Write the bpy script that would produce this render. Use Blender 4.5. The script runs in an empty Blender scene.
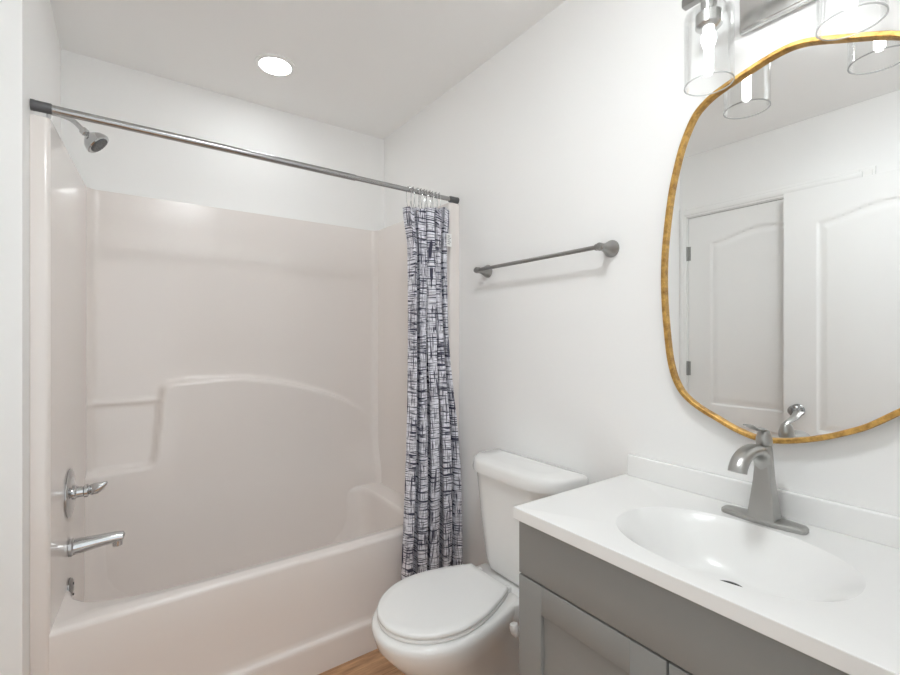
import bpy, bmesh, math, random
from mathutils import Vector, Matrix

# ------------------------------------------------------------------ camera, world, lights, exposure
S = bpy.context.scene
COL = S.collection
PI = math.pi
CAM_Z = 1.315
YAW = math.atan(325.0 / 456.0)
cd = bpy.data.cameras.new('camera')
cam = bpy.data.objects.new('camera', cd)
COL.objects.link(cam)
cam.location = (0, 0, CAM_Z)
cam.rotation_euler = (PI / 2, 0, -YAW)
cd.sensor_width = 36.0
cd.lens = 456.0 / 900.0 * 36.0
cd.clip_start = 0.01
S.camera = cam

wd = bpy.data.worlds.new('world')
S.world = wd
wd.use_nodes = True
WORLD_STRENGTH = 0.50
wd.node_tree.nodes['Background'].inputs[0].default_value = (0.93, 0.98, 1.0, 1)
wd.node_tree.nodes['Background'].inputs[1].default_value = WORLD_STRENGTH

pl = bpy.data.lights.new('doorway_portal', 'AREA')      # daylight of the hall comes in through the doorway
pl.shape = 'RECTANGLE'; pl.size = 0.89; pl.size_y = 2.14
pl.cycles.is_portal = True
po = bpy.data.objects.new('doorway_portal', pl)
COL.objects.link(po)
po.location = (-0.025, -0.1, 1.07)
po.rotation_euler = (-PI / 2, PI, 0)

BULB = 2.6          # vanity bulbs
DOWN = 14.0           # recessed downlight
FILL_DISC = 26.0           # unseen fill light added on the ceiling
vs = S.view_settings
vs.view_transform = 'Standard'
vs.look = 'None'
vs.gamma = 1.0
vs.use_curve_mapping = False
vs.exposure = 1.46
S.cycles.max_bounces = 16
S.cycles.diffuse_bounces = 10
S.cycles.glossy_bounces = 8
S.cycles.transmission_bounces = 8
S.cycles.transparent_max_bounces = 16
S.cycles.caustics_reflective = False
S.cycles.caustics_refractive = False
S.cycles.use_denoising = True

# ------------------------------------------------------------------ materials
def new_mat(name):
    m = bpy.data.materials.new(name)
    m.use_nodes = True
    return m, m.node_tree, m.node_tree.nodes, m.node_tree.links, m.node_tree.nodes['Principled BSDF']

def paint(name, col, rough=0.5, metal=0.0, bump=0.0, bscale=200.0, coat=0.0, var=0.0, vscale=6.0, spec=0.5):
    m, nt, N, L, b = new_mat(name)
    b.inputs['Base Color'].default_value = (*col, 1)
    b.inputs['Roughness'].default_value = rough
    b.inputs['Metallic'].default_value = metal
    b.inputs['Coat Weight'].default_value = coat
    b.inputs['Coat Roughness'].default_value = 0.035
    b.inputs['Specular IOR Level'].default_value = spec
    tc = N.new('ShaderNodeTexCoord')
    if var > 0:
        n = N.new('ShaderNodeTexNoise'); n.inputs['Scale'].default_value = vscale; n.inputs['Detail'].default_value = 4
        L.new(tc.outputs['Object'], n.inputs['Vector'])
        r = N.new('ShaderNodeValToRGB')
        r.color_ramp.elements[0].position = 0.3; r.color_ramp.elements[1].position = 0.7
        r.color_ramp.elements[0].color = tuple(max(0, c * (1 - var)) for c in col) + (1,)
        r.color_ramp.elements[1].color = tuple(min(1, c * (1 + var)) for c in col) + (1,)
        L.new(n.outputs['Fac'], r.inputs['Fac']); L.new(r.outputs['Color'], b.inputs['Base Color'])
    if bump > 0:
        n2 = N.new('ShaderNodeTexNoise'); n2.inputs['Scale'].default_value = bscale; n2.inputs['Detail'].default_value = 3
        L.new(tc.outputs['Object'], n2.inputs['Vector'])
        bp = N.new('ShaderNodeBump'); bp.inputs['Strength'].default_value = bump; bp.inputs['Distance'].default_value = 0.002
        L.new(n2.outputs['Fac'], bp.inputs['Height']); L.new(bp.outputs['Normal'], b.inputs['Normal'])
    return m

M = {}
M['wall'] = paint('wall_paint', (0.90, 0.90, 0.893), 0.5, bump=0.12, bscale=90)
M['ceiling'] = paint('ceiling_paint', (0.90, 0.90, 0.893), 0.7, bump=0.15, bscale=120)
M['trim'] = paint('trim_paint', (0.87, 0.87, 0.86), 0.35)
M['door'] = paint('door_paint', (0.86, 0.86, 0.85), 0.38)
M['tub'] = paint('fiberglass', (0.82, 0.775, 0.745), 0.22, coat=0.45)
M['porcelain'] = paint('porcelain', (0.84, 0.84, 0.83), 0.10, coat=0.3)
M['seat'] = paint('seat_plastic', (0.84, 0.84, 0.83), 0.22)
M['marble'] = paint('cultured_marble', (0.86, 0.86, 0.85), 0.26, coat=0.08)
M['cabinet'] = paint('grey_cabinet_paint', (0.265, 0.266, 0.257), 0.42, bump=0.06, bscale=350)
M['gap'] = paint('cabinet_inside', (0.06, 0.06, 0.058), 0.7)
M['chrome'] = paint('chrome', (0.56, 0.565, 0.57), 0.10, 1.0)
M['nickel'] = paint('brushed_nickel', (0.43, 0.425, 0.41), 0.30, 1.0, bump=0.05, bscale=500)
M['rodmetal'] = paint('rod_steel', (0.42, 0.42, 0.42), 0.24, 1.0)
M['rodcap'] = paint('rod_grey_cap', (0.10, 0.10, 0.105), 0.45)
M['dark'] = paint('dark_hole', (0.03, 0.03, 0.03), 0.5)
M['barmetal'] = paint('bar_nickel', (0.34, 0.336, 0.325), 0.30, 1.0)
M['knob'] = paint('knob_satin', (0.36, 0.36, 0.36), 0.16, 1.0)
M['whiteplastic'] = paint('white_plastic', (0.85, 0.85, 0.84), 0.35)
M['nozzle'] = paint('nozzle_grey', (0.12, 0.12, 0.125), 0.4)

def gold():
    m, nt, N, L, b = new_mat('gold_leaf')
    tc = N.new('ShaderNodeTexCoord'); n = N.new('ShaderNodeTexNoise')
    n.inputs['Scale'].default_value = 45; n.inputs['Detail'].default_value = 6; n.inputs['Roughness'].default_value = 0.7
    L.new(tc.outputs['Object'], n.inputs['Vector'])
    r = N.new('ShaderNodeValToRGB')
    r.color_ramp.elements[0].position = 0.30; r.color_ramp.elements[0].color = (0.30, 0.15, 0.04, 1)
    r.color_ramp.elements[1].position = 0.62; r.color_ramp.elements[1].color = (0.72, 0.44, 0.13, 1)
    L.new(n.outputs['Fac'], r.inputs['Fac']); L.new(r.outputs['Color'], b.inputs['Base Color'])
    b.inputs['Metallic'].default_value = 0.75; b.inputs['Roughness'].default_value = 0.42
    bp = N.new('ShaderNodeBump'); bp.inputs['Strength'].default_value = 0.25; bp.inputs['Distance'].default_value = 0.002
    L.new(n.outputs['Fac'], bp.inputs['Height']); L.new(bp.outputs['Normal'], b.inputs['Normal'])
    return m
M['gold'] = gold()

def mirror_glass():
    m, nt, N, L, b = new_mat('silvered_glass')
    b.inputs['Base Color'].default_value = (0.90, 0.905, 0.90, 1)
    b.inputs['Metallic'].default_value = 1.0; b.inputs['Roughness'].default_value = 0.0
    return m
M['mirror'] = mirror_glass()

def thin_glass():
    m, nt, N, L, b = new_mat('clear_shade_glass')
    out = N['Material Output']
    tr = N.new('ShaderNodeBsdfTransparent'); tr.inputs[0].default_value = (0.985, 0.988, 0.988, 1)
    gl = N.new('ShaderNodeBsdfGlossy'); gl.inputs['Roughness'].default_value = 0.02; gl.inputs[0].default_value = (0.9, 0.9, 0.9, 1)
    lw = N.new('ShaderNodeLayerWeight'); lw.inputs['Blend'].default_value = 0.18
    mx = N.new('ShaderNodeMixShader')
    mu = N.new('ShaderNodeMath'); mu.operation = 'MULTIPLY'; mu.inputs[1].default_value = 0.45
    L.new(lw.outputs['Fresnel'], mu.inputs[0]); L.new(mu.outputs[0], mx.inputs[0]); L.new(tr.outputs[0], mx.inputs[1]); L.new(gl.outputs[0], mx.inputs[2])
    L.new(mx.outputs[0], out.inputs['Surface'])
    return m
M['glass'] = thin_glass()
M['plate'] = paint('fixture_nickel', (0.66, 0.66, 0.65), 0.26, 1.0)
def glass_edge():
    m, nt, N, L, b = new_mat('ground_glass_edge')
    out = N['Material Output']
    tr = N.new('ShaderNodeBsdfTransparent')
    mx = N.new('ShaderNodeMixShader'); mx.inputs[0].default_value = 0.55
    b.inputs['Base Color'].default_value = (0.80, 0.81, 0.81, 1); b.inputs['Roughness'].default_value = 0.15
    L.new(tr.outputs[0], mx.inputs[1]); L.new(b.outputs[0], mx.inputs[2]); L.new(mx.outputs[0], out.inputs['Surface'])
    return m
M['glass_edge'] = glass_edge()

def emit(name, col, strength):
    m, nt, N, L, b = new_mat(name)
    e = N.new('ShaderNodeEmission'); e.inputs[0].default_value = (*col, 1); e.inputs[1].default_value = strength
    L.new(e.outputs[0], N['Material Output'].inputs['Surface'])
    return m
M['bulb'] = emit('bulb_glow', (0.98, 0.99, 0.985), BULB)
M['down'] = emit('downlight_glow', (0.935, 0.98, 1.0), DOWN)
M['fill_disc'] = emit('fill_glow', (0.935, 0.98, 1.0), FILL_DISC)

def wood_floor():
    m, nt, N, L, b = new_mat('wood_plank_floor')
    tc = N.new('ShaderNodeTexCoord')
    mp = N.new('ShaderNodeMapping'); L.new(tc.outputs['Object'], mp.inputs['Vector'])
    br = N.new('ShaderNodeTexBrick')
    br.inputs['Scale'].default_value = 1.0; br.inputs['Brick Width'].default_value = 1.2; br.inputs['Row Height'].default_value = 0.16
    br.inputs['Mortar Size'].default_value = 0.0015; br.inputs['Mortar Smooth'].default_value = 0.2
    br.inputs['Color1'].default_value = (0.56, 0.33, 0.18, 1); br.inputs['Color2'].default_value = (0.66, 0.41, 0.24, 1)
    br.inputs['Mortar'].default_value = (0.30, 0.16, 0.08, 1)
    L.new(mp.outputs[0], br.inputs['Vector'])
    mp2 = N.new('ShaderNodeMapping'); mp2.inputs['Scale'].default_value = (3, 22, 1); L.new(tc.outputs['Object'], mp2.inputs['Vector'])
    n = N.new('ShaderNodeTexNoise'); n.inputs['Scale'].default_value = 2.2; n.inputs['Detail'].default_value = 8; n.inputs['Roughness'].default_value = 0.65
    L.new(mp2.outputs[0], n.inputs['Vector'])
    r = N.new('ShaderNodeValToRGB'); r.color_ramp.elements[0].position = 0.32; r.color_ramp.elements[1].position = 0.7
    r.color_ramp.elements[0].color = (0.55, 0.50, 0.46, 1); r.color_ramp.elements[1].color = (1.2, 1.2, 1.2, 1)
    L.new(n.outputs['Fac'], r.inputs['Fac'])
    mx = N.new('ShaderNodeMix'); mx.data_type = 'RGBA'; mx.blend_type = 'MULTIPLY'; mx.inputs[0].default_value = 1.0
    L.new(br.outputs['Color'], mx.inputs[6]); L.new(r.outputs['Color'], mx.inputs[7])
    L.new(mx.outputs[2], b.inputs['Base Color'])
    b.inputs['Roughness'].default_value = 0.4
    return m
M['floor'] = wood_floor()

def curtain_mat():
    m, nt, N, L, b = new_mat('crosshatch_fabric')
    uv = N.new('ShaderNodeUVMap'); uv.uv_map = 'cloth'
    def lines(sx, sy, lo, hi, off, detail=2.0):
        mp = N.new('ShaderNodeMapping'); mp.inputs['Scale'].default_value = (sx, sy, 1); mp.inputs['Location'].default_value = (off, off * 1.7, 0)
        L.new(uv.outputs[0], mp.inputs['Vector'])
        n = N.new('ShaderNodeTexNoise'); n.noise_dimensions = '2D'; n.inputs['Scale'].default_value = 1.0; n.inputs['Detail'].default_value = detail
        n.inputs['Roughness'].default_value = 0.55
        L.new(mp.outputs[0], n.inputs['Vector'])
        r = N.new('ShaderNodeMapRange'); r.inputs['From Min'].default_value = lo; r.inputs['From Max'].default_value = hi
        L.new(n.outputs['Fac'], r.inputs['Value'])
        return r.outputs['Result']
    def op(kind, a, c):
        x = N.new('ShaderNodeMath'); x.operation = kind
        for i, v in enumerate((a, c)):
            if isinstance(v, (int, float)): x.inputs[i].default_value = v
            else: L.new(v, x.inputs[i])
        x.use_clamp = True
        return x.outputs[0]
    mask = lines(24, 18, 0.44, 0.56, 3.0, 0.0)            # blocks where one direction of stroke is stronger
    inv = op('SUBTRACT', 1.0, mask)
    v1 = op('MULTIPLY', lines(300, 13, 0.535, 0.60, 11.0), op('ADD', mask, 0.30))
    h1 = op('MULTIPLY', lines(12, 250, 0.535, 0.60, 23.0), op('ADD', inv, 0.40))
    v2 = lines(150, 7, 0.62, 0.68, 41.0, 1.0)
    h2 = lines(7, 110, 0.60, 0.66, 57.0, 1.0)
    tot = op('MAXIMUM', op('MAXIMUM', v1, h1), op('MAXIMUM', v2, h2))
    mx = N.new('ShaderNodeMix'); mx.data_type = 'RGBA'
    mx.inputs[6].default_value = (0.80, 0.80, 0.86, 1); mx.inputs[7].default_value = (0.06, 0.06, 0.09, 1)
    L.new(tot, mx.inputs[0]); L.new(mx.outputs[2], b.inputs['Base Color'])
    b.inputs['Roughness'].default_value = 0.8; b.inputs['Specular IOR Level'].default_value = 0.2
    return m
M['curtain'] = curtain_mat()

# ------------------------------------------------------------------ helpers
def obj(name, bm, mat, parent=None, smooth=True, angle=40):
    bmesh.ops.recalc_face_normals(bm, faces=bm.faces)
    me = bpy.data.meshes.new(name)
    bm.to_mesh(me); bm.free()
    o = bpy.data.objects.new(name, me)
    COL.objects.link(o)
    me.materials.append(M[mat])
    if smooth:
        for p in me.polygons: p.use_smooth = True
        me.set_sharp_from_angle(angle=math.radians(angle))
    if parent is not None:
        o.parent = parent
        o.matrix_parent_inverse = Matrix.Translation(-Vector(parent.location))
    return o

def tag(o, label, cat, group=None, kind=None):
    o['label'] = label; o['category'] = cat
    if group: o['group'] = group
    if kind: o['kind'] = kind
    return o

def thing(name, loc, label, cat, group=None, kind=None):
    o = bpy.data.objects.new(name, None); COL.objects.link(o)
    o.location = loc; o.empty_display_size = 0.05
    return tag(o, label, cat, group, kind)

def add_box(bm, lo, hi, bev=0.0, seg=2):
    r = bmesh.ops.create_cube(bm, size=1.0)
    vs_ = r['verts']
    for v in vs_:
        v.co = Vector((lo[i] + (v.co[i] + 0.5) * (hi[i] - lo[i]) for i in range(3)))
    if bev > 0:
        es = list({e for v in vs_ for e in v.link_edges})
        bmesh.ops.bevel(bm, geom=es, offset=bev, segments=seg, affect='EDGES', profile=0.5)
    return bm

def box(lo, hi, bev=0.0, seg=2):
    return add_box(bmesh.new(), lo, hi, bev, seg)

def add_loft(bm, rings, caps=True, closed=True):
    """rings: lists of 3-D points, equal lengths."""
    vr = [[bm.verts.new(p) for p in r] for r in rings]
    n = len(vr[0])
    for a, b_ in zip(vr[:-1], vr[1:]):
        for i in range(n if closed else n - 1):
            j = (i + 1) % n
            try: bm.faces.new((a[i], a[j], b_[j], b_[i]))
            except ValueError: pass
    if caps:
        for r in (vr[0], vr[-1]):
            try: bm.faces.new(r)
            except ValueError: pass
    return vr

def add_lathe(bm, prof, origin, axis=(0, 0, 1), n=32, caps=True):
    """prof: (radius, distance along axis)."""
    ax = Vector(axis).normalized()
    u = ax.orthogonal().normalized(); w = ax.cross(u)
    o = Vector(origin)
    rings = []
    for r, d in prof:
        r = max(r, 1e-5)
        rings.append([o + ax * d + (u * math.cos(2 * PI * i / n) + w * math.sin(2 * PI * i / n)) * r for i in range(n)])
    add_loft(bm, rings, caps)
    return bm

def lathe(prof, origin, axis=(0, 0, 1), n=32, caps=True):
    return add_lathe(bmesh.new(), prof, origin, axis, n, caps)

def add_tube(bm, pts, radii, n=16, flat=None, up=(0, 0, 1)):
    """sweep of an ellipse; flat = ratio of the second half-axis."""
    pts = [Vector(p) for p in pts]
    if isinstance(radii, (int, float)): radii = [radii] * len(pts)
    rings = []
    pu = None
    for i, p in enumerate(pts):
        t = (pts[min(i + 1, len(pts) - 1)] - pts[max(i - 1, 0)]).normalized()
        if pu is None:
            upv = Vector(up)
            pu = (upv - t * upv.dot(t))
            if pu.length < 1e-4: pu = t.orthogonal()
        pu = (pu - t * pu.dot(t)).normalized()
        w = t.cross(pu)
        r = radii[i]
        ra, rb = (r if not isinstance(r, tuple) else r[0]), (r if not isinstance(r, tuple) else r[1])
        if flat: rb = rb * flat
        rings.append([p + pu * (ra * math.cos(2 * PI * k / n)) + w * (rb * math.sin(2 * PI * k / n)) for k in range(n)])
    add_loft(bm, rings)
    return bm

def tube(pts, radii, n=16, flat=None, up=(0, 0, 1)):
    return add_tube(bmesh.new(), pts, radii, n, flat, up)

def spline(pts, n=8, closed=False):
    """Catmull-Rom through points."""
    P = [Vector(p) for p in pts]; out = []; m = len(P)
    for i in range(m if closed else m - 1):
        p0 = P[(i - 1) % m] if closed or i > 0 else P[0]
        p1 = P[i]; p2 = P[(i + 1) % m]
        p3 = P[(i + 2) % m] if closed or i + 2 < m else P[-1]
        for k in range(n):
            t = k / n
            out.append(0.5 * ((2 * p1) + (p2 - p0) * t + (2 * p0 - 5 * p1 + 4 * p2 - p3) * t * t + (3 * p1 - p0 - 3 * p2 + p3) * t ** 3))
    if not closed: out.append(P[-1])
    return out

def rrect(cx, cy, hx, hy, r, n=8):
    """rounded rectangle loop (2-D)."""
    out = []
    for sx, sy, a0 in ((1, 1, 0), (-1, 1, PI / 2), (-1, -1, PI), (1, -1, 1.5 * PI)):
        for k in range(n + 1):
            a = a0 + PI / 2 * k / n
            out.append((cx + sx * (hx - r) + r * math.cos(a), cy + sy * (hy - r) + r * math.sin(a)))
    return out

def prism(poly, z0, z1, bev=0.0):
    bm = bmesh.new()
    add_loft(bm, [[(x, y, z0) for x, y in poly], [(x, y, z1) for x, y in poly]])
    if bev > 0:
        es = [e for e in bm.edges if abs(e.verts[0].co.z - e.verts[1].co.z) < 1e-6]
        bmesh.ops.bevel(bm, geom=es, offset=bev, segments=3, affect='EDGES', profile=0.5)
    return bm

def sstep(a, b_, x):
    t = max(0.0, min(1.0, (x - a) / (b_ - a)))
    return t * t * (3 - 2 * t)

# ------------------------------------------------------------------ room dimensions
XL, XR, YB, YF = -0.222, 1.306, 2.536, 0.02
XW, YC = -0.55, 1.645   # recessed near part of the left wall, and the corner where it steps back out to the tub
ZC = 2.541
FT = 0.12          # front wall thickness
DOOR_X0, DOOR_X1, DOOR_H = -0.47, 0.42, 2.14

# ------------------------------------------------------------------ structure
tag(obj('floor', box((XW - 0.1, -0.7, -0.1), (XR + 0.1, YB + 0.1, 0.0)), 'floor', smooth=False),
    'warm brown wood plank floor under the toilet and along the bathtub', 'floor', kind='structure')
ceil = tag(obj('ceiling', box((XW - 0.1, YF - FT, ZC), (XR + 0.1, YB + 0.1, ZC + 0.1)), 'ceiling', smooth=False),
           'flat white ceiling with one round downlight', 'ceiling', kind='structure')
tag(obj('wall_right', box((XR, YF - FT, 0), (XR + 0.1, YB + 0.1, ZC)), 'wall', smooth=False),
    'white painted wall behind the toilet, mirror and towel bar', 'wall', kind='structure')
tag(obj('wall_back', box((XL, YB, 0), (XR, YB + 0.1, ZC)), 'wall', smooth=False),
    'white painted wall above the long side of the bathtub', 'wall', kind='structure')
bm = bmesh.new()
# left wall: the tub's end wall, the step back, and the recessed part with the closet doorway cut out
CL0, CL1, CLH = 0.695, 1.598, 2.130
add_box(bm, (XW - 0.1, YC, 0), (XL, YB + 0.1, ZC))
add_box(bm, (XW - 0.1, YF - FT, 0), (XW, CL0, ZC))
add_box(bm, (XW - 0.1, CL1, 0), (XW, YC, ZC))
add_box(bm, (XW - 0.1, CL0, CLH), (XW, CL1, ZC))
tag(obj('wall_left', bm, 'wall', smooth=False), 'white painted wall behind the showerhead, with the closet door', 'wall', kind='structure')
bm = bmesh.new()
add_box(bm, (XW, YF - FT, 0), (DOOR_X0, YF, ZC))
add_box(bm, (DOOR_X1, YF - FT, 0), (XR, YF, ZC))
add_box(bm, (DOOR_X0, YF - FT, DOOR_H), (DOOR_X1, YF, ZC))
tag(obj('wall_front', bm, 'wall', smooth=False), 'white wall with the entry doorway at the end of the vanity', 'wall', kind='structure')

# ---- doors
def arch_door(name, y0, y1, z0, z1, xb, xf, parent, ST, top_sh, bot):
    """two-panel arch-top door slab facing +x; grid height field so the raised panels are real relief."""
    W = y1 - y0
    st = ST
    a, b_ = y0 + st, y1 - st
    arch = 0.058
    lo_t, lo_b = bot - 0.12, 0.22
    ym = 0.5 * (a + b_); hw = 0.5 * (b_ - a)
    def depth(y, z):
        def groove(d):            # d > 0 inside the panel
            if d <= 0: return 0.0
            if d < 0.012: return -0.007 * sstep(0, 0.012, d)
            if d < 0.05: return -0.007 + 0.006 * sstep(0.016, 0.05, d)
            return -0.001
        t = max(-1, min(1, (y - ym) / hw))
        zt = top_sh + arch * (0.5 + 0.5 * math.cos(PI * t))
        d1 = min(y - a, b_ - y, z - bot, (zt - z) * 0.95)
        d2 = min(y - a, b_ - y, z - lo_b, lo_t - z)
        return groove(max(d1, d2))
    ny, nz = int(W / 0.006), int((z1 - z0) / 0.010)
    bm = bmesh.new()
    g = [[bm.verts.new((xf + depth(y0 + W * i / ny, z0 + (z1 - z0) * j / nz), y0 + W * i / ny, z0 + (z1 - z0) * j / nz)) for j in range(nz + 1)] for i in range(ny + 1)]
    for i in range(ny):
        for j in range(nz):
            bm.faces.new((g[i][j], g[i + 1][j], g[i + 1][j + 1], g[i][j + 1]))
    c = [bm.verts.new((xb, y, z)) for y, z in ((y0, z0), (y1, z0), (y1, z1), (y0, z1))]
    bm.faces.new(c)
    bm.faces.new([g[i][0] for i in range(ny + 1)] + [c[1], c[0]])
    bm.faces.new([g[i][nz] for i in range(ny + 1)] + [c[2], c[3]])
    bm.faces.new([g[0][j] for j in range(nz + 1)] + [c[3], c[0]])
    bm.faces.new([g[ny][j] for j in range(nz + 1)] + [c[2], c[1]])
    return obj(name, bm, 'door', parent, angle=30)

d1 = thing('door_1', (XW, 1.2, 0), 'closed white arch-panel closet door seen in the mirror, behind the open door', 'door', kind='structure')
arch_door('door_panel', 0.707, 1.588, 0.012, 2.122, XW - 0.045, XW - 0.003, d1, 0.142, 1.941, 0.875)
for z in (1.884, 1.106, 0.30):
    bm = lathe([(0.0065, -0.048), (0.0065, 0.048)], (XW + 0.003, 1.592, z), n=12)
    add_box(bm, (XW - 0.002, 1.572, z - 0.047), (XW + 0.0005, 1.612, z + 0.047))
    obj('hinge', bm, 'barmetal', d1)
fr = bmesh.new()
add_box(fr, (XW - 0.1, CL0, 0), (XW, CL0 + 0.010, CLH)); add_box(fr, (XW - 0.1, CL1 - 0.008, 0), (XW, CL1, CLH))
add_box(fr, (XW - 0.1, CL0, CLH - 0.004), (XW, CL1, CLH))
add_box(fr, (XW - 0.1, CL0, 0), (XW - 0.06, CL1, CLH))
obj('door_frame', fr, 'trim', d1, smooth=False)
bm = bmesh.new()
for (y0, y1, z0, z1) in ((CL1, YC - 0.001, 0, CLH + 0.0615), (CL0 - 0.062, CL0, 0, CLH + 0.0615), (CL0, CL1, CLH, CLH + 0.062)):
    add_box(bm, (XW, y0, z0), (XW + 0.011, y1, z1), 0.003)
    if z0 == 0:
        add_box(bm, (XW + 0.010, y0 + 0.012, z0), (XW + 0.017, y1 - 0.012, z1 - 0.014), 0.004)
    else:
        add_box(bm, (XW + 0.010, y0 - 0.012, z0 + 0.013), (XW + 0.0165, y1 + 0.013, z1 - 0.015), 0.004)
tag(obj('trim_1', bm, 'trim'), 'white moulded casing around the closet door', 'door casing', kind='structure')

DX = -0.462
D2A, D2B = 0.115, 1.006
d2 = thing('door_2', (DX - 0.035, D2A, 0), 'open white arch-panel entry door with satin knob, seen in the mirror', 'door', kind='structure')
arch_door('door_panel', D2A, D2B, 0.012, 2.128, DX - 0.035, DX, d2, 0.150, 1.941, 0.802)
bm = lathe([(0.0, 0.0), (0.034, 0.0), (0.034, 0.004), (0.028, 0.009), (0.013, 0.012), (0.011, 0.022), (0.016, 0.030), (0.027, 0.038),
            (0.031, 0.048), (0.030, 0.057), (0.022, 0.064), (0.008, 0.067), (0, 0.067)], (DX, D2B - 0.066, 0.912), (1, 0, 0), 32)
k = obj('knob', bm, 'knob', d2); k['label'] = 'round satin chrome door knob'
for z in (0.30, 1.05, 1.84):
    bm = lathe([(0.0065, -0.045), (0.0065, 0.045)], (DX - 0.04, D2A - 0.006, z), n=12)
    add_box(bm, (DX - 0.042, D2A - 0.095, z - 0.045), (DX - 0.039, D2A - 0.004, z + 0.045))
    obj('hinge', bm, 'barmetal', d2)

bm = bmesh.new()
for (x0, x1, z0, z1) in ((DOOR_X1, DOOR_X1 + 0.058, 0, DOOR_H + 0.058), (DOOR_X0 - 0.058, DOOR_X0 - 0.036, 0, DOOR_H + 0.058), (DOOR_X0 - 0.036, DOOR_X1, DOOR_H, DOOR_H + 0.058)):
    add_box(bm, (x0, YF, z0), (x1, YF + 0.012, z1), 0.003)
tag(obj('trim_2', bm, 'trim'), 'white casing around the entry doorway', 'door casing', kind='structure')

# ------------------------------------------------------------------ bathtub with one-piece surround
TF, ZR, ZT = 1.757, 0.455, 1.955      # front plane, rim, top of the surround
tub = thing('bathtub', (0.55, 2.15, 0), 'pale pinkish one-piece bathtub and wall surround behind the shower curtain', 'bathtub')

def flange(pts, side):
    """footprint prism with a rounded nose where the flange turns into the alcove."""
    (xo, yf), (xi, yf2), (xb, yb), (xo2, yb2) = pts
    r = 0.014
    poly = [(xo, yf)]
    s = 1 if side == 'l' else -1
    for k in range(7):
        a = PI / 2 * k / 6
        poly.append((xi - s * r + s * r * math.sin(a), yf + r - r * math.cos(a)))
    poly += [(xb, yb), (xo2, yb2)]
    return poly
obj('end_panel', prism(flange(((XL + .0005, TF), (-0.177, TF), (-0.129, YB - .001), (XL + .0005, YB - .001)), 'l'), 0.0, ZT, 0.003), 'tub', tub, angle=30)
obj('end_panel', prism(flange(((XR - .0005, TF), (1.249, TF), (1.231, YB - .001), (XR - .0005, YB - .001)), 'r'), 0.0, ZT, 0.003), 'tub', tub, angle=30)

# back panel: real relief (backrest bulge, soap shelf, ledge)
CON = [(-0.30, 0.725), (0.02, 0.733), (0.085, 0.738), (0.108, 0.758), (0.118, 0.85), (0.130, 0.98), (0.140, 1.070), (0.160, 1.098), (0.20, 1.106), (0.30, 1.112), (0.473, 1.113),
       (0.62, 1.094), (0.774, 1.053), (0.90, 1.010), (1.002, 0.968), (1.10, 0.912), (1.157, 0.874), (1.26, 0.79)]
CONS = [(p.x, p.y) for p in spline([(x, z, 0) for x, z in CON], 5)]
def contour(x):
    for (x0, z0), (x1, z1) in zip(CONS[:-1], CONS[1:]):
        if x0 <= x <= x1: return z0 + (z1 - z0) * (x - x0) / max(1e-9, x1 - x0)
    return CONS[-1][1]
def sdf(x, z):
    best = 9.0
    for (x0, z0), (x1, z1) in zip(CONS[:-1], CONS[1:]):
        if min(x0, x1) - best > x or x > max(x0, x1) + best: continue
        dx, dz = x1 - x0, z1 - z0
        L2 = dx * dx + dz * dz
        t = max(0, min(1, ((x - x0) * dx + (z - z0) * dz) / L2)) if L2 > 0 else 0
        d = math.hypot(x - x0 - t * dx, z - z0 - t * dz)
        if d < best: best = d
    return best if z < contour(x) else -best
PB0, PB1, PZ0 = -0.140, 1.242, 0.10
YP = 2.497
def back_y(x, z):
    s = sdf(x, z)
    fade = 1 - sstep(0.95, 1.21, x) * sstep(0.50, 0.72, z)
    off = 0.040 * sstep(-0.012, 0.010, s) * fade
    if x < 0.18:
        f = 1 - sstep(0.125, 0.15, x)
        off += f * (0.010 * math.exp(-((z - 1.028) / 0.010) ** 2))
    R = 0.035
    for d in (x - (-0.131), 1.232 - x):
        if d < R:
            q = min(R, R - d)
            off += R - math.sqrt(max(0, R * R - q * q))
    return YP - off
nx, nz = 124, 190
bm = bmesh.new()
g = []
for i in range(nx + 1):
    x = PB0 + (PB1 - PB0) * i / nx
    g.append([bm.verts.new((x, back_y(x, PZ0 + (ZT - PZ0) * j / nz), PZ0 + (ZT - PZ0) * j / nz)) for j in range(nz + 1)])
for i in range(nx):
    for j in range(nz):
        bm.faces.new((g[i][j], g[i + 1][j], g[i + 1][j + 1], g[i][j + 1]))
tb = [bm.verts.new((g[i][nz].co.x, YB - 0.001, ZT)) for i in range(nx + 1)]
for i in range(nx): bm.faces.new((g[i][nz], g[i + 1][nz], tb[i + 1], tb[i]))
obj('back_panel', bm, 'tub', tub, angle=75)

# apron profile swept along x
prof = [(1.800, ZR), (1.776, ZR), (1.768, ZR - 0.002), (1.763, ZR - 0.008), (1.761, ZR - 0.018), (1.763, 0.30), (1.764, 0.150), (1.762, 0.134), (1.757, 0.126), (1.750, 0.121),
        (1.7475, 0.115), (1.7465, 0.105), (1.748, 0.0), (1.80, 0.0)]
bm = bmesh.new()
add_loft(bm, [[(x, y, z) for y, z in prof] for x in (-0.180, 1.252)])
obj('apron', bm, 'tub', tub, angle=50)

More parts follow.
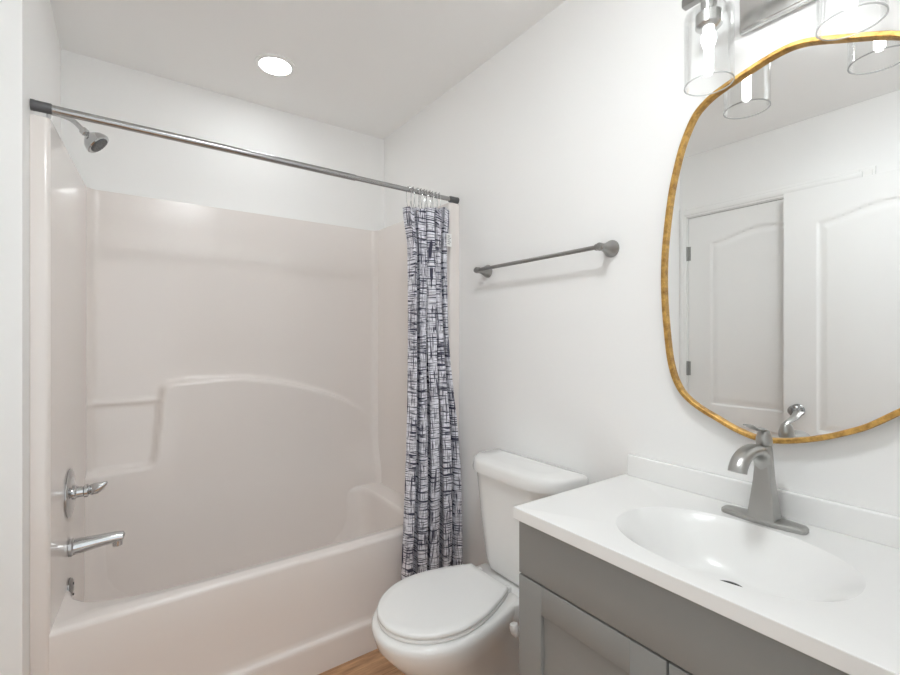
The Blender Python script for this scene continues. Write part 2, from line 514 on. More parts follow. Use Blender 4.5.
# rim deck and basin
NB = 96
def open_pt(a, cx, cy, hx, hy):
    c, s = math.cos(a), math.sin(a)
    e = 4.5 if (c < 0 and s < 0) else 9.0
    k = (abs(c / hx) ** e + abs(s / hy) ** e) ** (-1 / e)
    return cx + k * c, cy + k * s
def rect_pt(a, cx, cy, x0, x1, y0, y1):
    c, s = math.cos(a), math.sin(a)
    ks = []
    if c > 1e-9: ks.append((x1 - cx) / c)
    if c < -1e-9: ks.append((x0 - cx) / c)
    if s > 1e-9: ks.append((y1 - cy) / s)
    if s < -1e-9: ks.append((y0 - cy) / s)
    k = min(ks)
    return cx + k * c, cy + k * s
bcx, bcy = 0.485, 2.155
angs = sorted([2 * PI * i / NB for i in range(NB)] + [math.atan2(y - bcy, x - bcx) % (2 * PI) for x in (-0.175, 1.245) for y in (1.800, 2.505)])
rings = [[(*rect_pt(a, bcx, bcy, -0.175, 1.245, 1.800, 2.505), ZR) for a in angs]]
for cx, hx, hy, z in ((0.485, 0.652, 0.325, ZR), (0.485, 0.645, 0.323, ZR - 0.003), (0.485, 0.640, 0.318, ZR - 0.012), (0.485, 0.636, 0.314, ZR - 0.03), (0.486, 0.640, 0.312, 0.28),
                      (0.482, 0.618, 0.302, 0.13), (0.475, 0.585, 0.285, 0.10), (0.46, 0.50, 0.23, 0.085), (0.42, 0.2, 0.1, 0.082)):
    rings.append([(*open_pt(a, cx, bcy, hx, hy), z) for a in angs])
bm = bmesh.new()
vr = add_loft(bm, rings, caps=False)
bm.faces.new(vr[-1])
obj('basin', bm, 'tub', tub, angle=60)

# ------------------------------------------------------------------ tub fittings on the left end panel
def panel_x(y): return -0.177 + (y - TF) * (0.048 / 0.778)
FY = 2.055
px = panel_x(FY) + 0.0006
AX = (1, -0.0617, 0)
v = thing('shower_valve', (px, FY, 0.775), 'round chrome shower valve with lever handle above the tub spout', 'shower valve')
obj('escutcheon', lathe([(0, 0), (0.083, 0), (0.083, 0.003), (0.078, 0.007), (0.050, 0.011), (0.026, 0.013), (0, 0.013)], (px, FY, 0.775), AX, 48), 'chrome', v)
obj('stem', lathe([(0.024, 0.008), (0.024, 0.018), (0.019, 0.022), (0.018, 0.040), (0.022, 0.043), (0.022, 0.052), (0.016, 0.056), (0, 0.056)], (px, FY, 0.775), AX, 32), 'chrome', v)
obj('handle', tube([(px + 0.052, FY, 0.775), (px + 0.062, FY - .002, 0.776), (px + 0.074, FY - .006, 0.779), (px + 0.088, FY - .012, 0.786), (px + 0.100, FY - .018, 0.795), (px + 0.106, FY - .021, 0.80)],
                   [0.013, 0.019, 0.020, 0.015, 0.008, 0.003], 20), 'chrome', v)

s = thing('tub_spout', (px, FY, 0.585), 'straight chrome tub spout jutting from the end wall below the valve', 'tub spout')
bm = lathe([(0, 0), (0.030, 0), (0.030, 0.010), (0.026, 0.014), (0, 0.014)], (px, FY, 0.585), AX, 32)
obj('collar', bm, 'chrome', s)
obj('spout', tube([(px + 0.008, FY, 0.585), (px + 0.03, FY, 0.586), (px + 0.09, FY, 0.589), (px + 0.135, FY, 0.590), (px + 0.150, FY, 0.588), (px + 0.155, FY, 0.586)],
                  [0.027, 0.0265, 0.0215, 0.0195, 0.0185, 0.012], 24), 'chrome', s)
obj('outlet', lathe([(0.015, 0), (0.015, 0.018), (0.010, 0.020), (0, 0.020)], (px + 0.136, FY, 0.578), (0, 0, -1), 24), 'chrome', s)

o = thing('overflow_plate', (px, FY, 0.462), 'small chrome overflow plate just above the tub rim', 'overflow plate')
ox = px
obj('plate', lathe([(0, 0), (0.036, 0), (0.036, 0.004), (0.030, 0.010), (0.0, 0.013)], (ox, FY, 0.443), AX, 32), 'knob', o)
for dz in (0.016, -0.022):
    obj('screw', lathe([(0, 0), (0.004, 0), (0.004, 0.003), (0, 0.0035)], (ox + 0.0105, FY, 0.443 + dz), (1, 0, 0), 12), 'dark', o)

h = thing('showerhead', (XL, 2.12, 2.06), 'chrome showerhead on a bent arm under the curtain rod', 'showerhead')
arm = spline([(XL, 2.12, 2.105), (XL + 0.03, 2.12, 2.105), (XL + 0.065, 2.12, 2.097), (XL + 0.088, 2.12, 2.077), (XL + 0.098, 2.12, 2.066)], 5)
obj('flange', lathe([(0, 0), (0.028, 0), (0.028, 0.003), (0.018, 0.010), (0, 0.010)], (XL, 2.12, 2.105), (1, 0, 0), 32), 'chrome', h)
obj('arm', tube(arm, 0.0085, 16), 'chrome', h)
hp = Vector((XL + 0.096, 2.12, 2.068)); hd = Vector((0.72, -0.10, -0.68)).normalized()
obj('body', lathe([(0, -0.004), (0.013, 0), (0.014, 0.014), (0.011, 0.018), (0.013, 0.022), (0.024, 0.030), (0.036, 0.042), (0.042, 0.055), (0.043, 0.064), (0.040, 0.068), (0, 0.068)], hp, hd, 40), 'chrome', h)
bm = lathe([(0, 0.066), (0.033, 0.066), (0.031, 0.0715), (0, 0.0715)], hp, hd, 32)
u_ = hd.orthogonal().normalized(); w_ = hd.cross(u_)
for ring_r, cnt in ((0.028, 16), (0.016, 9)):
    for i in range(cnt):
        a = 2 * PI * i / cnt
        add_lathe(bm, [(0, 0), (0.0022, 0), (0.0016, 0.0025), (0, 0.0025)], hp + hd * 0.0713 + (u_ * math.cos(a) + w_ * math.sin(a)) * ring_r, hd, 8)
f_ = obj('spray_face', bm, 'nozzle', h); f_['label'] = 'dark spray face with rings of nozzles'

# ------------------------------------------------------------------ curtain rod, rings, curtain
RY, RZ = 1.770, 1.986
RAX = Vector((1, 0, -0.008))
rod = thing('shower_rod', (XL, RY, RZ), 'straight metal shower curtain rod spanning the alcove above the tub', 'curtain rod')
bm = lathe([(0.0125, 0.02), (0.0125, 1.00)], (XL, RY, RZ), RAX, 24)
obj('outer_tube', bm, 'rodmetal', rod)
obj('inner_tube', lathe([(0.0105, 0.98), (0.0105, XR - XL - 0.02)], (XL, RY, RZ), RAX, 24), 'rodmetal', rod)
for x, d in ((XL + 0.0008, 1), (XR - 0.0008, -1)):
    c = obj('end_cap', lathe([(0, 0), (0.016, 0), (0.016, 0.008), (0.0152, 0.010), (0.0152, 0.044), (0.0135, 0.047), (0, 0.047)], (x, RY, RZ - 0.008 * (x - XL)), RAX * d, 24), 'rodcap', rod)
    c['label'] = 'dark grey end cap'

NF = 4.5      # folds
def curtain_pt(sv, z):
    t = (z - 0.17) / (1.885 - 0.17)               # 0 hem .. 1 top
    xl = 0.955 + (1.032 - 0.955) * sstep(0.0, 0.9, t)
    xr = 1.256 + (1.218 - 1.256) * sstep(0.30, 0.72, t)
    g_ = sstep(0.90, 1.0, t)
    xl -= 0.022 * g_; xr += 0.016 * g_
    yc = 1.698 + 0.062 * sstep(0.15, 0.95, t)
    ph = 0.6 + 0.5 * math.sin(2.2 * t + 1)
    amp = 0.036 - 0.008 * t + 0.006 * math.sin(9 * sv + 3 * t)
    q = sv + 0.020 * math.sin(2 * PI * 2 * sv + 4 * t) * math.sin(PI * sv)
    a = 2 * PI * NF * q + ph
    y = yc + (amp + 0.008) * (1.15 - 2 * abs(math.sin(a / 2)) ** 0.85) + 0.004 * math.sin(2.3 * a + 7 * t)
    x = xl + (xr - xl) * q + 0.013 * math.sin(2 * a + 0.4) * math.sin(PI * sv)
    if z > 1.80: y = yc + (y - yc) * (1 + 0.25 * math.sin(23 * sv) * sstep(1.80, 1.885, z))
    return x, y, z + (0.010 * math.sin(a * 1.0 + 1.0) + 0.036 * sv) * sstep(1.70, 1.885, z)
ns, nz = 220, 90
bm = bmesh.new()
uvl = bm.loops.layers.uv.new('cloth')
grid = []; ulen = []
acc = 0.0
for i in range(ns + 1):
    col = [Vector(curtain_pt(i / ns, 0.17 + (1.885 - 0.17) * j / nz)) for j in range(nz + 1)]
    if i: acc += (col[nz // 2] - grid[-1][nz // 2]).length
    grid.append(col); ulen.append(acc)
vv = [[bm.verts.new(p) for p in c] for c in grid]
for i in range(ns):
    for j in range(nz):
        f = bm.faces.new((vv[i][j], vv[i + 1][j], vv[i + 1][j + 1], vv[i][j + 1]))
        for lp, (a, b_) in zip(f.loops, ((i, j), (i + 1, j), (i + 1, j + 1), (i, j + 1))):
            lp[uvl].uv = (ulen[a], 0.17 + (1.885 - 0.17) * b_ / nz)
cur = obj('shower_curtain', bm, 'curtain', angle=180)
md = cur.modifiers.new('cloth_thickness', 'SOLIDIFY'); md.thickness = 0.0012; md.offset = 0
tag(cur, 'gathered white shower curtain with black crosshatch print, at the right end of the rod', 'shower curtain')
# care tag on the free edge of the curtain
p = curtain_pt(1.0, 1.775)
p = (p[0] - 0.010, p[1] - 0.006, p[2])
bm = box((p[0] - 0.002, p[1] - 0.001, 1.737), (p[0] + 0.026, p[1] + 0.0002, 1.797))
ct = obj('care_tag', bm, 'whiteplastic', cur, smooth=False); ct['label'] = 'small white cloth care tag'
bm = bmesh.new()
for i in range(5):
    z = 1.748 + i * 0.009
    add_box(bm, (p[0] + 0.003, p[1] - 0.0014, z), (p[0] + (0.022 if i % 2 else 0.017), p[1] - 0.0011, z + 0.003))
obj('print', bm, 'nozzle', ct, smooth=False)

def ring_mesh():
    bm = bmesh.new()
    pts = [Vector((0, 0.019 * math.cos(a), -0.012 + 0.027 * math.sin(a) * (1.0 if math.sin(a) > 0 else 2.3))) for a in [2 * PI * i / 28 for i in range(28)]]
    rings = []
    for i, q in enumerate(pts):
        t = (pts[(i + 1) % 28] - pts[i - 1]).normalized(); n1 = Vector((1, 0, 0)); n2 = t.cross(n1)
        rings.append([q + (n1 * math.cos(2 * PI * k / 8) + n2 * math.sin(2 * PI * k / 8)) * 0.0012 for k in range(8)])
    add_loft(bm, rings + [rings[0]], caps=False)
    for sgn in (-1, 1):
        add_lathe(bm, [(0, -0.003), (0.0032, -0.002), (0.0032, 0.002), (0, 0.003)], (0, 0.006 * sgn, 0.0185), (0, 1, 0), 10)
    return bm
ring0 = obj('curtain_ring', ring_mesh(), 'chrome')
GR = 'curtain rings on the shower rod'
LR = 'thin metal curtain ring on the rod at the top of the gathered curtain'
tag(ring0, LR, 'curtain ring', GR)
rxs = [1.035, 1.055, 1.078, 1.096, 1.112, 1.127, 1.143, 1.158, 1.176, 1.196]
for i, x in enumerate(rxs):
    r = ring0 if i == 0 else ring0.copy()
    if i: COL.objects.link(r)
    r.location = (x, RY, RZ - 0.004 - 0.008 * (x - XL)); r.rotation_euler = (0, 0, (-1) ** i * 0.12)

# ------------------------------------------------------------------ recessed downlight, added fill light
lx, ly = 0.552, 2.13
dl = thing('recessed_light', (lx, ly, ZC), 'round lit recessed downlight in the ceiling above the tub', 'ceiling light')
obj('trim_ring', lathe([(0.088, 0.0), (0.087, 0.004), (0.078, 0.007), (0.068, 0.006), (0.067, 0.0), (0.088, 0.0)], (lx, ly, ZC), (0, 0, -1), 48, caps=False), 'trim', dl)
l_ = obj('lens', lathe([(0, 0.002), (0.067, 0.002), (0.066, 0.004), (0, 0.005)], (lx, ly, ZC), (0, 0, -1), 48), 'down', dl); l_['label'] = 'glowing white lens'
lx, ly = 0.42, 0.46  # lamp added out of view to brighten the room
dl = thing('added_fill_light', (lx, ly, ZC), 'unseen round fill light added on the ceiling between the doors and the vanity', 'ceiling light')
obj('fill_light_ring', lathe([(0, 0), (0.130, 0), (0.130, 0.008), (0.118, 0.012), (0, 0.012)], (lx, ly, ZC), (0, 0, -1), 48), 'trim', dl)
l_ = obj('diffuser', lathe([(0.113, 0.0123), (0.120, 0.018), (0.120, 0.028), (0.114, 0.034), (0.09, 0.037), (0, 0.039)], (lx, ly, ZC), (0, 0, -1), 48), 'fill_disc', dl); l_['label'] = 'glowing white diffuser of the added fill light'

# ------------------------------------------------------------------ towel bar
TBX, TBZ = 1.243, 1.607
tb_ = thing('towel_bar', (XR, 1.23, TBZ), 'brushed nickel towel bar on the white wall above the toilet', 'towel bar')
obj('bar', lathe([(0.0075, 0), (0.0075, 0.632)], (TBX, 0.912, TBZ), (0, 1, 0), 20), 'barmetal', tb_)
for y in (0.914, 1.542):
    bm = lathe([(0, 0), (0.0285, 0), (0.0285, 0.004), (0.027, 0.008), (0.021, 0.020), (0.0155, 0.033), (0.0125, 0.046), (0.0115, 0.054), (0.013, 0.057), (0.013, 0.069), (0.010, 0.073), (0, 0.074)],
               (XR - 0.0003, y, TBZ), (-1, 0, 0), 32)
    d = 1 if y > 1.2 else -1
    add_lathe(bm, [(0.0105, -0.016), (0.0115, -0.012), (0.0105, -0.008), (0.0095, 0.0), (0.0105, 0.008), (0.0085, 0.014), (0, 0.016)], (TBX, y, TBZ), (0, d, 0), 20)
    obj('post', bm, 'barmetal', tb_)

# ------------------------------------------------------------------ wall mirror
# outline as (height from camera level, y), traced where the mirror hangs on the wall
OUTLINE = [(-0.158, 0.223), (-0.192, 0.267), (-0.212, 0.303), (-0.232, 0.348), (-0.248, 0.398), (-0.257, 0.446), (-0.256, 0.487), (-0.248, 0.517), (-0.238, 0.544), (-0.22, 0.581), (-0.201, 0.62), (-0.18, 0.652),
           (-0.155, 0.677), (-0.122, 0.695), (-0.088, 0.706), (-0.048, 0.714), (0.014, 0.721), (0.083, 0.727), (0.152, 0.730), (0.224, 0.729), (0.292, 0.724), (0.36, 0.716), (0.426, 0.706), (0.483, 0.693), (0.536, 0.678), (0.58, 0.660),
           (0.620, 0.637), (0.643, 0.610), (0.657, 0.583), (0.667, 0.552), (0.676, 0.519), (0.684, 0.488), (0.691, 0.458), (0.695, 0.430), (0.695, 0.404), (0.690, 0.378), (0.680, 0.350), (0.666, 0.318), (0.652, 0.285), (0.638, 0.253), (0.622, 0.223),
           (0.592, 0.178), (0.545, 0.136), (0.47, 0.102), (0.36, 0.079), (0.21, 0.070), (0.06, 0.083), (-0.045, 0.115), (-0.11, 0.160)]
loop = [(p.x, p.y) for p in spline([(z, y, 0) for z, y in OUTLINE], 3, closed=True)]
wm = thing('wall_mirror', (XR, 0.40, 1.55), 'large irregular rounded wall mirror with thin gold frame above the sink', 'mirror')
def inset(lp, d):
    out = []; n = len(lp)
    for i in range(n):
        (z0, y0), (z1, y1) = lp[i - 1], lp[(i + 1) % n]
        tz, ty = z1 - z0, y1 - y0
        L_ = math.hypot(tz, ty)
        nz_, ny_ = -ty / L_, tz / L_
        # towards the centre
        cz, cy = 0.23 - lp[i][0], 0.40 - lp[i][1]
        if nz_ * cz + ny_ * cy < 0: nz_, ny_ = -nz_, -ny_
        out.append((lp[i][0] + nz_ * d, lp[i][1] + ny_ * d))
    return out
def ring3(lp, x): return [(x, y, z + CAM_Z) for z, y in lp]
FXO = XR - 0.0005
bm = bmesh.new()
prs = [(0.0, FXO), (0.0, FXO - 0.026), (0.002, FXO - 0.029), (0.010, FXO - 0.030), (0.012, FXO - 0.028), (0.013, FXO - 0.012), (0.013, FXO)]
rings = [ring3(inset(loop, d), x) for d, x in prs]
add_loft(bm, rings + [rings[0]], caps=False)
obj('frame', bm, 'gold', wm, angle=35)
bm = bmesh.new()
gl = ring3(inset(loop, 0.0125), FXO - 0.018); gb = ring3(inset(loop, 0.0125), FXO - 0.004)
add_loft(bm, [gl, gb])
obj('mirror_glass', bm, 'mirror', wm, smooth=False)

# ------------------------------------------------------------------ vanity light
vl = thing('vanity_light', (XR, 0.424, 2.15), 'chrome two-bulb vanity light with clear glass cylinder shades above the mirror', 'wall light')
bm = box((XR - 0.014, 0.322, 2.096), (XR - 0.0003, 0.526, 2.256), 0.004)
add_box(bm, (XR - 0.017, 0.330, 2.104), (XR - 0.012, 0.518, 2.248), 0.002)
obj('backplate', bm, 'plate', vl)
SX = 1.18
bm = box((SX - 0.010, 0.232, 2.165), (SX + 0.010, 0.612, 2.185), 0.0015)
add_box(bm, (SX, 0.414, 2.165), (XR - 0.018, 0.434, 2.185), 0.0015)
obj('crossbar', bm, 'barmetal', vl)
for y in (0.549, 0.277):
    bm = lathe([(0, 0), (0.018, 0), (0.018, 0.044), (0.026, 0.046), (0.030, 0.050), (0.030, 0.078), (0.024, 0.084), (0.018, 0.087), (0, 0.087)], (SX, y, 2.166), (0, 0, -1), 32)
    obj('socket', bm, 'plate', vl)
    pr = [(0.020, 0.0), (0.045, 0.0), (0.053, 0.003), (0.055, 0.012), (0.055, 0.178), (0.0555, 0.1795), (0.0525, 0.1795), (0.0525, 0.178), (0.0525, 0.013), (0.051, 0.006), (0.045, 0.003), (0.020, 0.003)]
    g_ = obj('glass_shade', lathe(pr, (SX, y, 2.122), (0, 0, -1), 48, caps=False), 'glass', vl)
    obj('rim', lathe([(0.0528, 0.1770), (0.0552, 0.1770), (0.0555, 0.1790), (0.0540, 0.1800), (0.0525, 0.1790), (0.0528, 0.1770)], (SX, y, 2.122), (0, 0, -1), 48, caps=False), 'glass_edge', g_)
    b2 = obj('bulb', lathe([(0, 0), (0.0125, 0), (0.0125, 0.006), (0.0165, 0.014), (0.0170, 0.026), (0.0135, 0.038), (0.0105, 0.048), (0.0105, 0.106), (0.007, 0.112), (0, 0.114)], (SX, y, 2.079), (0, 0, -1), 24), 'bulb', vl)

# ------------------------------------------------------------------ toilet
ty, by = 1.230, 1.254
BS = -0.028     # how far the bowl and seat sit towards the room
toi = thing('toilet', (0.95, 1.23, 0), 'white two-piece toilet with closed round lid between tub and vanity', 'toilet')
def egg(xf, xw, xb, hw, hb, yc, n=48, back_round=0.0):
    """top outline: round front at xf, widest hw at xw, straight back edge of half width hb at xb."""
    half = []
    for k in range(n + 1):
        t = k / n
        if t < 0.55:
            a = PI / 2 * (t / 0.55)
            half.append((xw - (xw - xf) * math.cos(a), hw * math.sin(a)))
        else:
            q = (t - 0.55) / 0.45
            a = q * PI / 2
            # superellipse quarter from (xw, hw) to (xb, hb)
            half.append((xw + (xb - xw) * q, hb + (hw - hb) * (1 - q ** 1.75)))
    return [(x, yc + y + 0.06 * (x - 0.85)) for x, y in half] + [(x, yc - y + 0.06 * (x - 0.85)) for x, y in reversed(half[1:])]
def ring(poly, z): return [(x, y, z) for x, y in poly]
rg = []
for (xf, xw, xb, hw, hb, z) in ((0.80, 0.92, 1.16, 0.115, 0.11, 0.0), (0.80, 0.92, 1.16, 0.115, 0.11, 0.018), (0.815, 0.93, 1.16, 0.105, 0.10, 0.03), (0.82, 0.93, 1.16, 0.100, 0.095, 0.10), (0.80, 0.92, 1.15, 0.108, 0.095, 0.18),
                                (0.745, 0.90, 1.14, 0.135, 0.10, 0.26), (0.690, 0.875, 1.12, 0.163, 0.105, 0.32), (0.655, 0.862, 1.11, 0.182, 0.13, 0.365), (0.646, 0.858, 1.11, 0.188, 0.14, 0.395),
                                (0.644, 0.858, 1.11, 0.189, 0.142, 0.410), (0.650, 0.858, 1.108, 0.184, 0.138, 0.420), (0.664, 0.86, 1.10, 0.172, 0.13, 0.424)):
    rg.append(ring(egg(xf + BS, xw + BS, xb, hw, hb, by), z))
bm = bmesh.new()
add_loft(bm, rg)
obj('bowl', bm, 'porcelain', toi, angle=60)
bm = bmesh.new()
dk = [((1.17, 1.225, 0.125, 0.105, 0.05), 0.33), ((1.17, 1.225, 0.125, 0.125, 0.05), 0.36), ((1.155, 1.250, 0.130, 0.142, 0.045), 0.40), ((1.155, 1.250, 0.130, 0.142, 0.045), 0.417), ((1.155, 1.250, 0.126, 0.138, 0.04), 0.4222)]
add_loft(bm, [ring(rrect(*a, n=6), z) for a, z in dk])
obj('tank_deck', bm, 'porcelain', toi, angle=60)
seat_o = dict(xf=0.634, xw=0.840, xb=1.078, hw=0.174, hb=0.102, yc=by)
def eggk(d, z): return ring(egg(seat_o['xf'] + d, seat_o['xw'], seat_o['xb'] - d, seat_o['hw'] - d, seat_o['hb'] - d * 0.5, by), z)
bm = bmesh.new(); add_loft(bm, [eggk(0.006, 0.4245), eggk(0.002, 0.4265), eggk(0.0, 0.431), eggk(0.001, 0.436), eggk(0.005, 0.4385)])
obj('seat', bm, 'seat', toi, angle=60)
bm = bmesh.new(); add_loft(bm, [eggk(0.004, 0.4395), eggk(0.0, 0.442), eggk(-0.001, 0.447), eggk(0.001, 0.4525), eggk(0.006, 0.4555), eggk(0.03, 0.457), eggk(0.10, 0.4575)])
obj('seat_lid', bm, 'seat', toi, angle=60)
for sy in (-1, 1):
    bm = box((1.066, by + 0.012 + sy * 0.080 - 0.016, 0.424), (1.100, by + sy * 0.076 + 0.016, 0.446), 0.006)
    obj('seat_hinge', bm, 'seat', toi)
obj('seat_bolt_nut', lathe([(0, 0), (0.013, 0.002), (0.016, 0.012), (0.014, 0.030), (0.008, 0.040), (0, 0.042)], (1.03, by - 0.165, 0.385), (0.1, -0.2, -1), 20), 'whiteplastic', toi)
# tank
def tank_poly(xf, xb, hw, ch, r=0.02, yc=ty):
    pts = [(xb, yc + hw), (xf + ch * 0.75, yc + hw), (xf, yc + hw - ch), (xf, yc - hw + ch), (xf + ch * 0.75, yc - hw), (xb, yc - hw)]
    out = []; n = len(pts)
    for i in range(n):
        p = Vector(pts[i]); a = (Vector(pts[i - 1]) - p); c = (Vector(pts[(i + 1) % n]) - p)
        rr = min(r, a.length * 0.45, c.length * 0.45) if i not in (0, n - 1) else 0.008
        q0, q1 = p + a.normalized() * rr, p + c.normalized() * rr
        for k in range(6):
            t = k / 5
            out.append(tuple((1 - t) ** 2 * q0 + 2 * t * (1 - t) * p + t * t * q1))
    return out
bm = bmesh.new()
add_loft(bm, [ring(tank_poly(1.165, 1.262, 0.110, 0.03), 0.425), ring(tank_poly(1.135, 1.272, 0.148, 0.045, 0.04), 0.436), ring(tank_poly(1.126, 1.278, 0.160, 0.05, 0.04), 0.47), ring(tank_poly(1.118, 1.283, 0.190, 0.06, 0.04), 0.62), ring(tank_poly(1.112, 1.287, 0.217, 0.066, 0.04), 0.80)])
obj('tank', bm, 'porcelain', toi, angle=50)
bm = bmesh.new()
add_loft(bm, [ring(tank_poly(1.108, 1.288, 0.226, 0.08, 0.05), 0.797), ring(tank_poly(1.096, 1.292, 0.237, 0.085, 0.05), 0.799), ring(tank_poly(1.095, 1.292, 0.238, 0.085, 0.05), 0.806), ring(tank_poly(1.098, 1.292, 0.235, 0.085, 0.05), 0.832),
              ring(tank_poly(1.102, 1.290, 0.231, 0.085, 0.05), 0.841), ring(tank_poly(1.112, 1.284, 0.222, 0.082, 0.045), 0.846), ring(tank_poly(1.16, 1.26, 0.15, 0.03, 0.03), 0.848)])
obj('tank_lid', bm, 'porcelain', toi, angle=55)

# ------------------------------------------------------------------ vanity cabinet
VY0, VY1 = 0.064, 0.852
VX = 0.845          # carcass front; fronts stand proud of it
cab = thing('vanity_cabinet', (1.07, 0.458, 0), 'grey shaker vanity cabinet under the white sink top', 'cabinet')
bm = bmesh.new()
add_box(bm, (VX, VY0, 0.09), (XR - 0.002, VY0 + 0.016, 0.8505)); add_box(bm, (VX, VY1 - 0.016, 0.09), (XR - 0.002, VY1, 0.8505))
add_box(bm, (VX, VY0, 0.09), (XR - 0.002, VY1, 0.106)); add_box(bm, (XR - 0.012, VY0, 0.09), (XR - 0.002, VY1, 0.8505))
add_box(bm, (VX, VY0 + 0.016, 0.66), (VX + 0.016, VY1 - 0.016, 0.8505)); add_box(bm, (VX, VY0, 0.09), (VX + 0.016, VY0 + 0.03, 0.8505)); add_box(bm, (VX, VY1 - 0.03, 0.09), (VX + 0.016, VY1, 0.8505))
add_box(bm, (VX, 0.44, 0.09), (VX + 0.016, 0.476, 0.67))
obj('carcass', bm, 'cabinet', cab, smooth=False)
obj('toe_kick', box((VX + 0.06, VY0 + 0.005, 0.0), (XR - 0.01, VY1 - 0.005, 0.09)), 'gap', cab, smooth=False)
obj('drawer_front', box((VX - 0.020, VY0, 0.713), (VX - 0.0003, VY1, 0.850), 0.0015), 'cabinet', cab, angle=30)
def shaker(y0, y1, z0, z1):
    x0, x1 = VX - 0.020, VX - 0.0003
    st, rl = 0.076, 0.070
    bm = bmesh.new()
    add_box(bm, (x0, y0, z0), (x1, y0 + st, z1), 0.0012); add_box(bm, (x0, y1 - st, z0), (x1, y1, z1), 0.0012)
    add_box(bm, (x0 + 0.0004, y0 + st, z1 - rl), (x1, y1 - st, z1), 0.0012); add_box(bm, (x0 + 0.0004, y0 + st, z0), (x1, y1 - st, z0 + rl), 0.0012)
    d = obj('door', bm, 'cabinet', cab, angle=30)
    obj('panel', box((x0 + 0.010, y0 + st - 0.004, z0 + rl - 0.004), (x1 - 0.002, y1 - st + 0.004, z1 - rl + 0.004)), 'cabinet', d, smooth=False)
shaker(0.4605, VY1, 0.10, 0.708)
shaker(VY0, 0.4555, 0.10, 0.708)

# ------------------------------------------------------------------ sink top
ZT2, TH = 0.883, 0.031
CX0, CX1, CY0, CY1 = 0.808, XR - 0.001, 0.052, 0.855
top = thing('sink_countertop', (1.05, 0.455, 0.852), 'white cultured marble sink top with oval basin and backsplash', 'sink top')
ecx, ecy, ea, eb = 1.020, 0.446, 0.162, 0.222
angs = sorted([2 * PI * i / 120 for i in range(120)] + [math.atan2(y - ecy, x - ecx) % (2 * PI) for x in (CX0 + .004, CX1) for y in (CY0 + .004, CY1 - .004)])
def ell(a, s):
    c, q = math.cos(a), math.sin(a)
    e = 2.25
    k = (abs(c / (ea * s)) ** e + abs(q / (eb * s)) ** e) ** (-1 / e)
    return ecx + k * c, ecy + k * q
bm = bmesh.new()
r_in = [(*ell(a, 1.0), ZT2) for a in angs]
r_out = [(*rect_pt(a, ecx, ecy, CX0 + .004, CX1, CY0 + .004, CY1 - .004), ZT2) for a in angs]
def grow(p, d):
    x, y = p[0], p[1]
    if abs(x - (CX0 + .004)) < 1e-5: x -= d
    if abs(y - (CY0 + .004)) < 1e-5: y -= d
    if abs(y - (CY1 - .004)) < 1e-5: y += d
    return x, y
r1 = [(*grow(p, 0.0034), ZT2 - 0.0006) for p in r_out]
r2 = [(*grow(p, 0.004), ZT2 - 0.002) for p in r_out]
r3 = [(*grow(p, 0.004), ZT2 - TH + 0.002) for p in r_out]
r4 = [(*grow(p, 0.002), ZT2 - TH) for p in r_out]
r5 = [(*ell(a, 1.04), ZT2 - TH) for a in angs]
add_loft(bm, [r_in, r_out, r1, r2, r3, r4, r5], caps=False)
obj('countertop', bm, 'marble', top, angle=18)
bm = bmesh.new()
rings = []
DEP = 0.104
for k in range(25):
    s_ = 1.0 - k / 24 * 0.90
    q = 1 - s_
    z = ZT2 - DEP * (0.55 * sstep(0, 0.62, q) + 0.41 * math.sin(min(1, q / 0.62) * PI / 2)) - 0.004 * q
    cx = 0.028 * q
    rings.append([(ell(a, s_)[0] + cx, ell(a, s_)[1], z) for a in angs])
vr = add_loft(bm, rings, caps=False)
bm.faces.new(vr[-1])
obj('basin', bm, 'marble', top, angle=80)
dr = lathe([(0.030, 0.0), (0.030, 0.003), (0.024, 0.004), (0.022, 0.002), (0.0, 0.0)], (ecx + 0.028, ecy, ZT2 - DEP + 0.0005), n=32, caps=False)
o = obj('drain', dr, 'dark', top); o['label'] = 'dark metal drain ring'
bm = box((CX1 - 0.021, CY0, ZT2 - 0.001), (CX1, CY1 - 0.010, 0.947), 0.005, 3)
obj('backsplash', bm, 'marble', top, angle=60)

# ------------------------------------------------------------------ faucet
fx, fy, fz = 1.222, 0.444, ZT2
fa = thing('faucet', (fx, fy, fz), 'brushed nickel single-lever faucet behind the oval basin', 'faucet')
pl_ = [(fx - 0.018, fy + 0.083), (fx - 0.027, fy + 0.030), (fx - 0.027, fy - 0.030), (fx - 0.018, fy - 0.079), (fx - 0.010, fy - 0.084), (fx + 0.010, fy - 0.084), (fx + 0.018, fy - 0.079), (fx + 0.027, fy - 0.030), (fx + 0.027, fy + 0.030),
       (fx + 0.018, fy + 0.083), (fx + 0.012, fy + 0.089), (fx - 0.012, fy + 0.089)]
def sc(poly, k): return [(fx + (x - fx) * k, fy + (y - fy) * (1 - (1 - k) * 0.4)) for x, y in poly]
bm = bmesh.new()
add_loft(bm, [ring(pl_, fz + 0.0003), ring(pl_, fz + 0.008), ring(sc(pl_, 0.93), fz + 0.0115), ring(sc(pl_, 0.6), fz + 0.0135)])
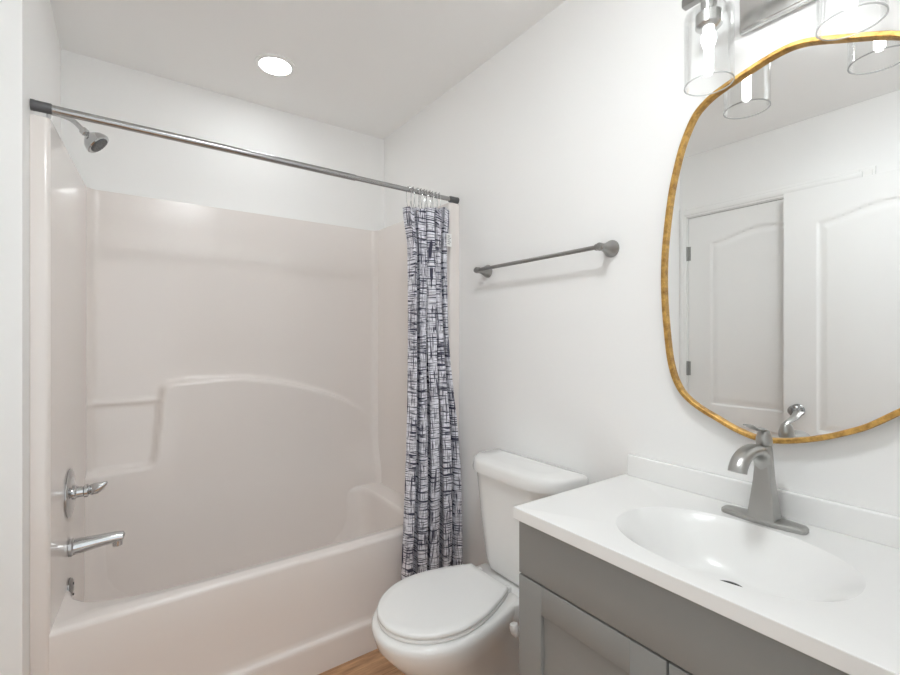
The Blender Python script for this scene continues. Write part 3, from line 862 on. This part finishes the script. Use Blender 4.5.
obj('deck_plate', bm, 'nickel', fa, angle=25)
bm = bmesh.new()
sec = [(0.0, 0.024, 0.029), (0.03, 0.0205, 0.0255), (0.06, 0.0175, 0.0220), (0.088, 0.0158, 0.0185), (0.118, 0.0155, 0.0172), (0.150, 0.0155, 0.0165), (0.163, 0.0150, 0.0155), (0.167, 0.0140, 0.0145)]
add_loft(bm, [ring(rrect(fx - 0.002, fy - 0.001, hx, hy, min(hx, hy) * (0.22 + 0.7 * min(1, max(0, (h_ - 0.10) / 0.06))), 5), fz + 0.012 + h_) for h_, hx, hy in sec])
obj('body', bm, 'nickel', fa, angle=35)
sp = spline([(fx - 0.002, fy, fz + 0.120), (fx - 0.014, fy, fz + 0.155), (fx - 0.042, fy, fz + 0.173), (fx - 0.082, fy, fz + 0.176), (fx - 0.117, fy, fz + 0.166), (fx - 0.135, fy, fz + 0.150), (fx - 0.140, fy, fz + 0.139)], 6)
rad = [(0.0140 - 0.0005 * (i / len(sp)), 0.0190) for i in range(len(sp))]
obj('spout', tube(sp, rad, 24), 'nickel', fa, angle=50)
bm = lathe([(0, 0), (0.0160, 0), (0.0170, 0.006), (0.0165, 0.015), (0.0135, 0.026), (0.0105, 0.033), (0.005, 0.0365), (0, 0.037)], (fx - 0.002, fy - 0.001, fz + 0.181), n=28)
lev = obj('handle', bm, 'nickel', fa)
lp_ = spline([(fx + 0.006, fy - 0.001, fz + 0.211), (fx - 0.012, fy - 0.001, fz + 0.218), (fx - 0.036, fy - 0.001, fz + 0.221), (fx - 0.060, fy - 0.001, fz + 0.226), (fx - 0.088, fy - 0.001, fz + 0.236)], 5)
nL = len(lp_)
obj('lever', tube(lp_, [(0.0045 * (1 - 0.5 * i / nL) + 0.0005, 0.0070 + 0.0055 * i / nL) for i in range(nL)], 16), 'nickel', lev)
obj('set_screw', lathe([(0, 0), (0.003, 0), (0.003, 0.001), (0, 0.001)], (fx + 0.0125, fy - 0.001, fz + 0.193), (1, 0, 0), 10), 'dark', lev)
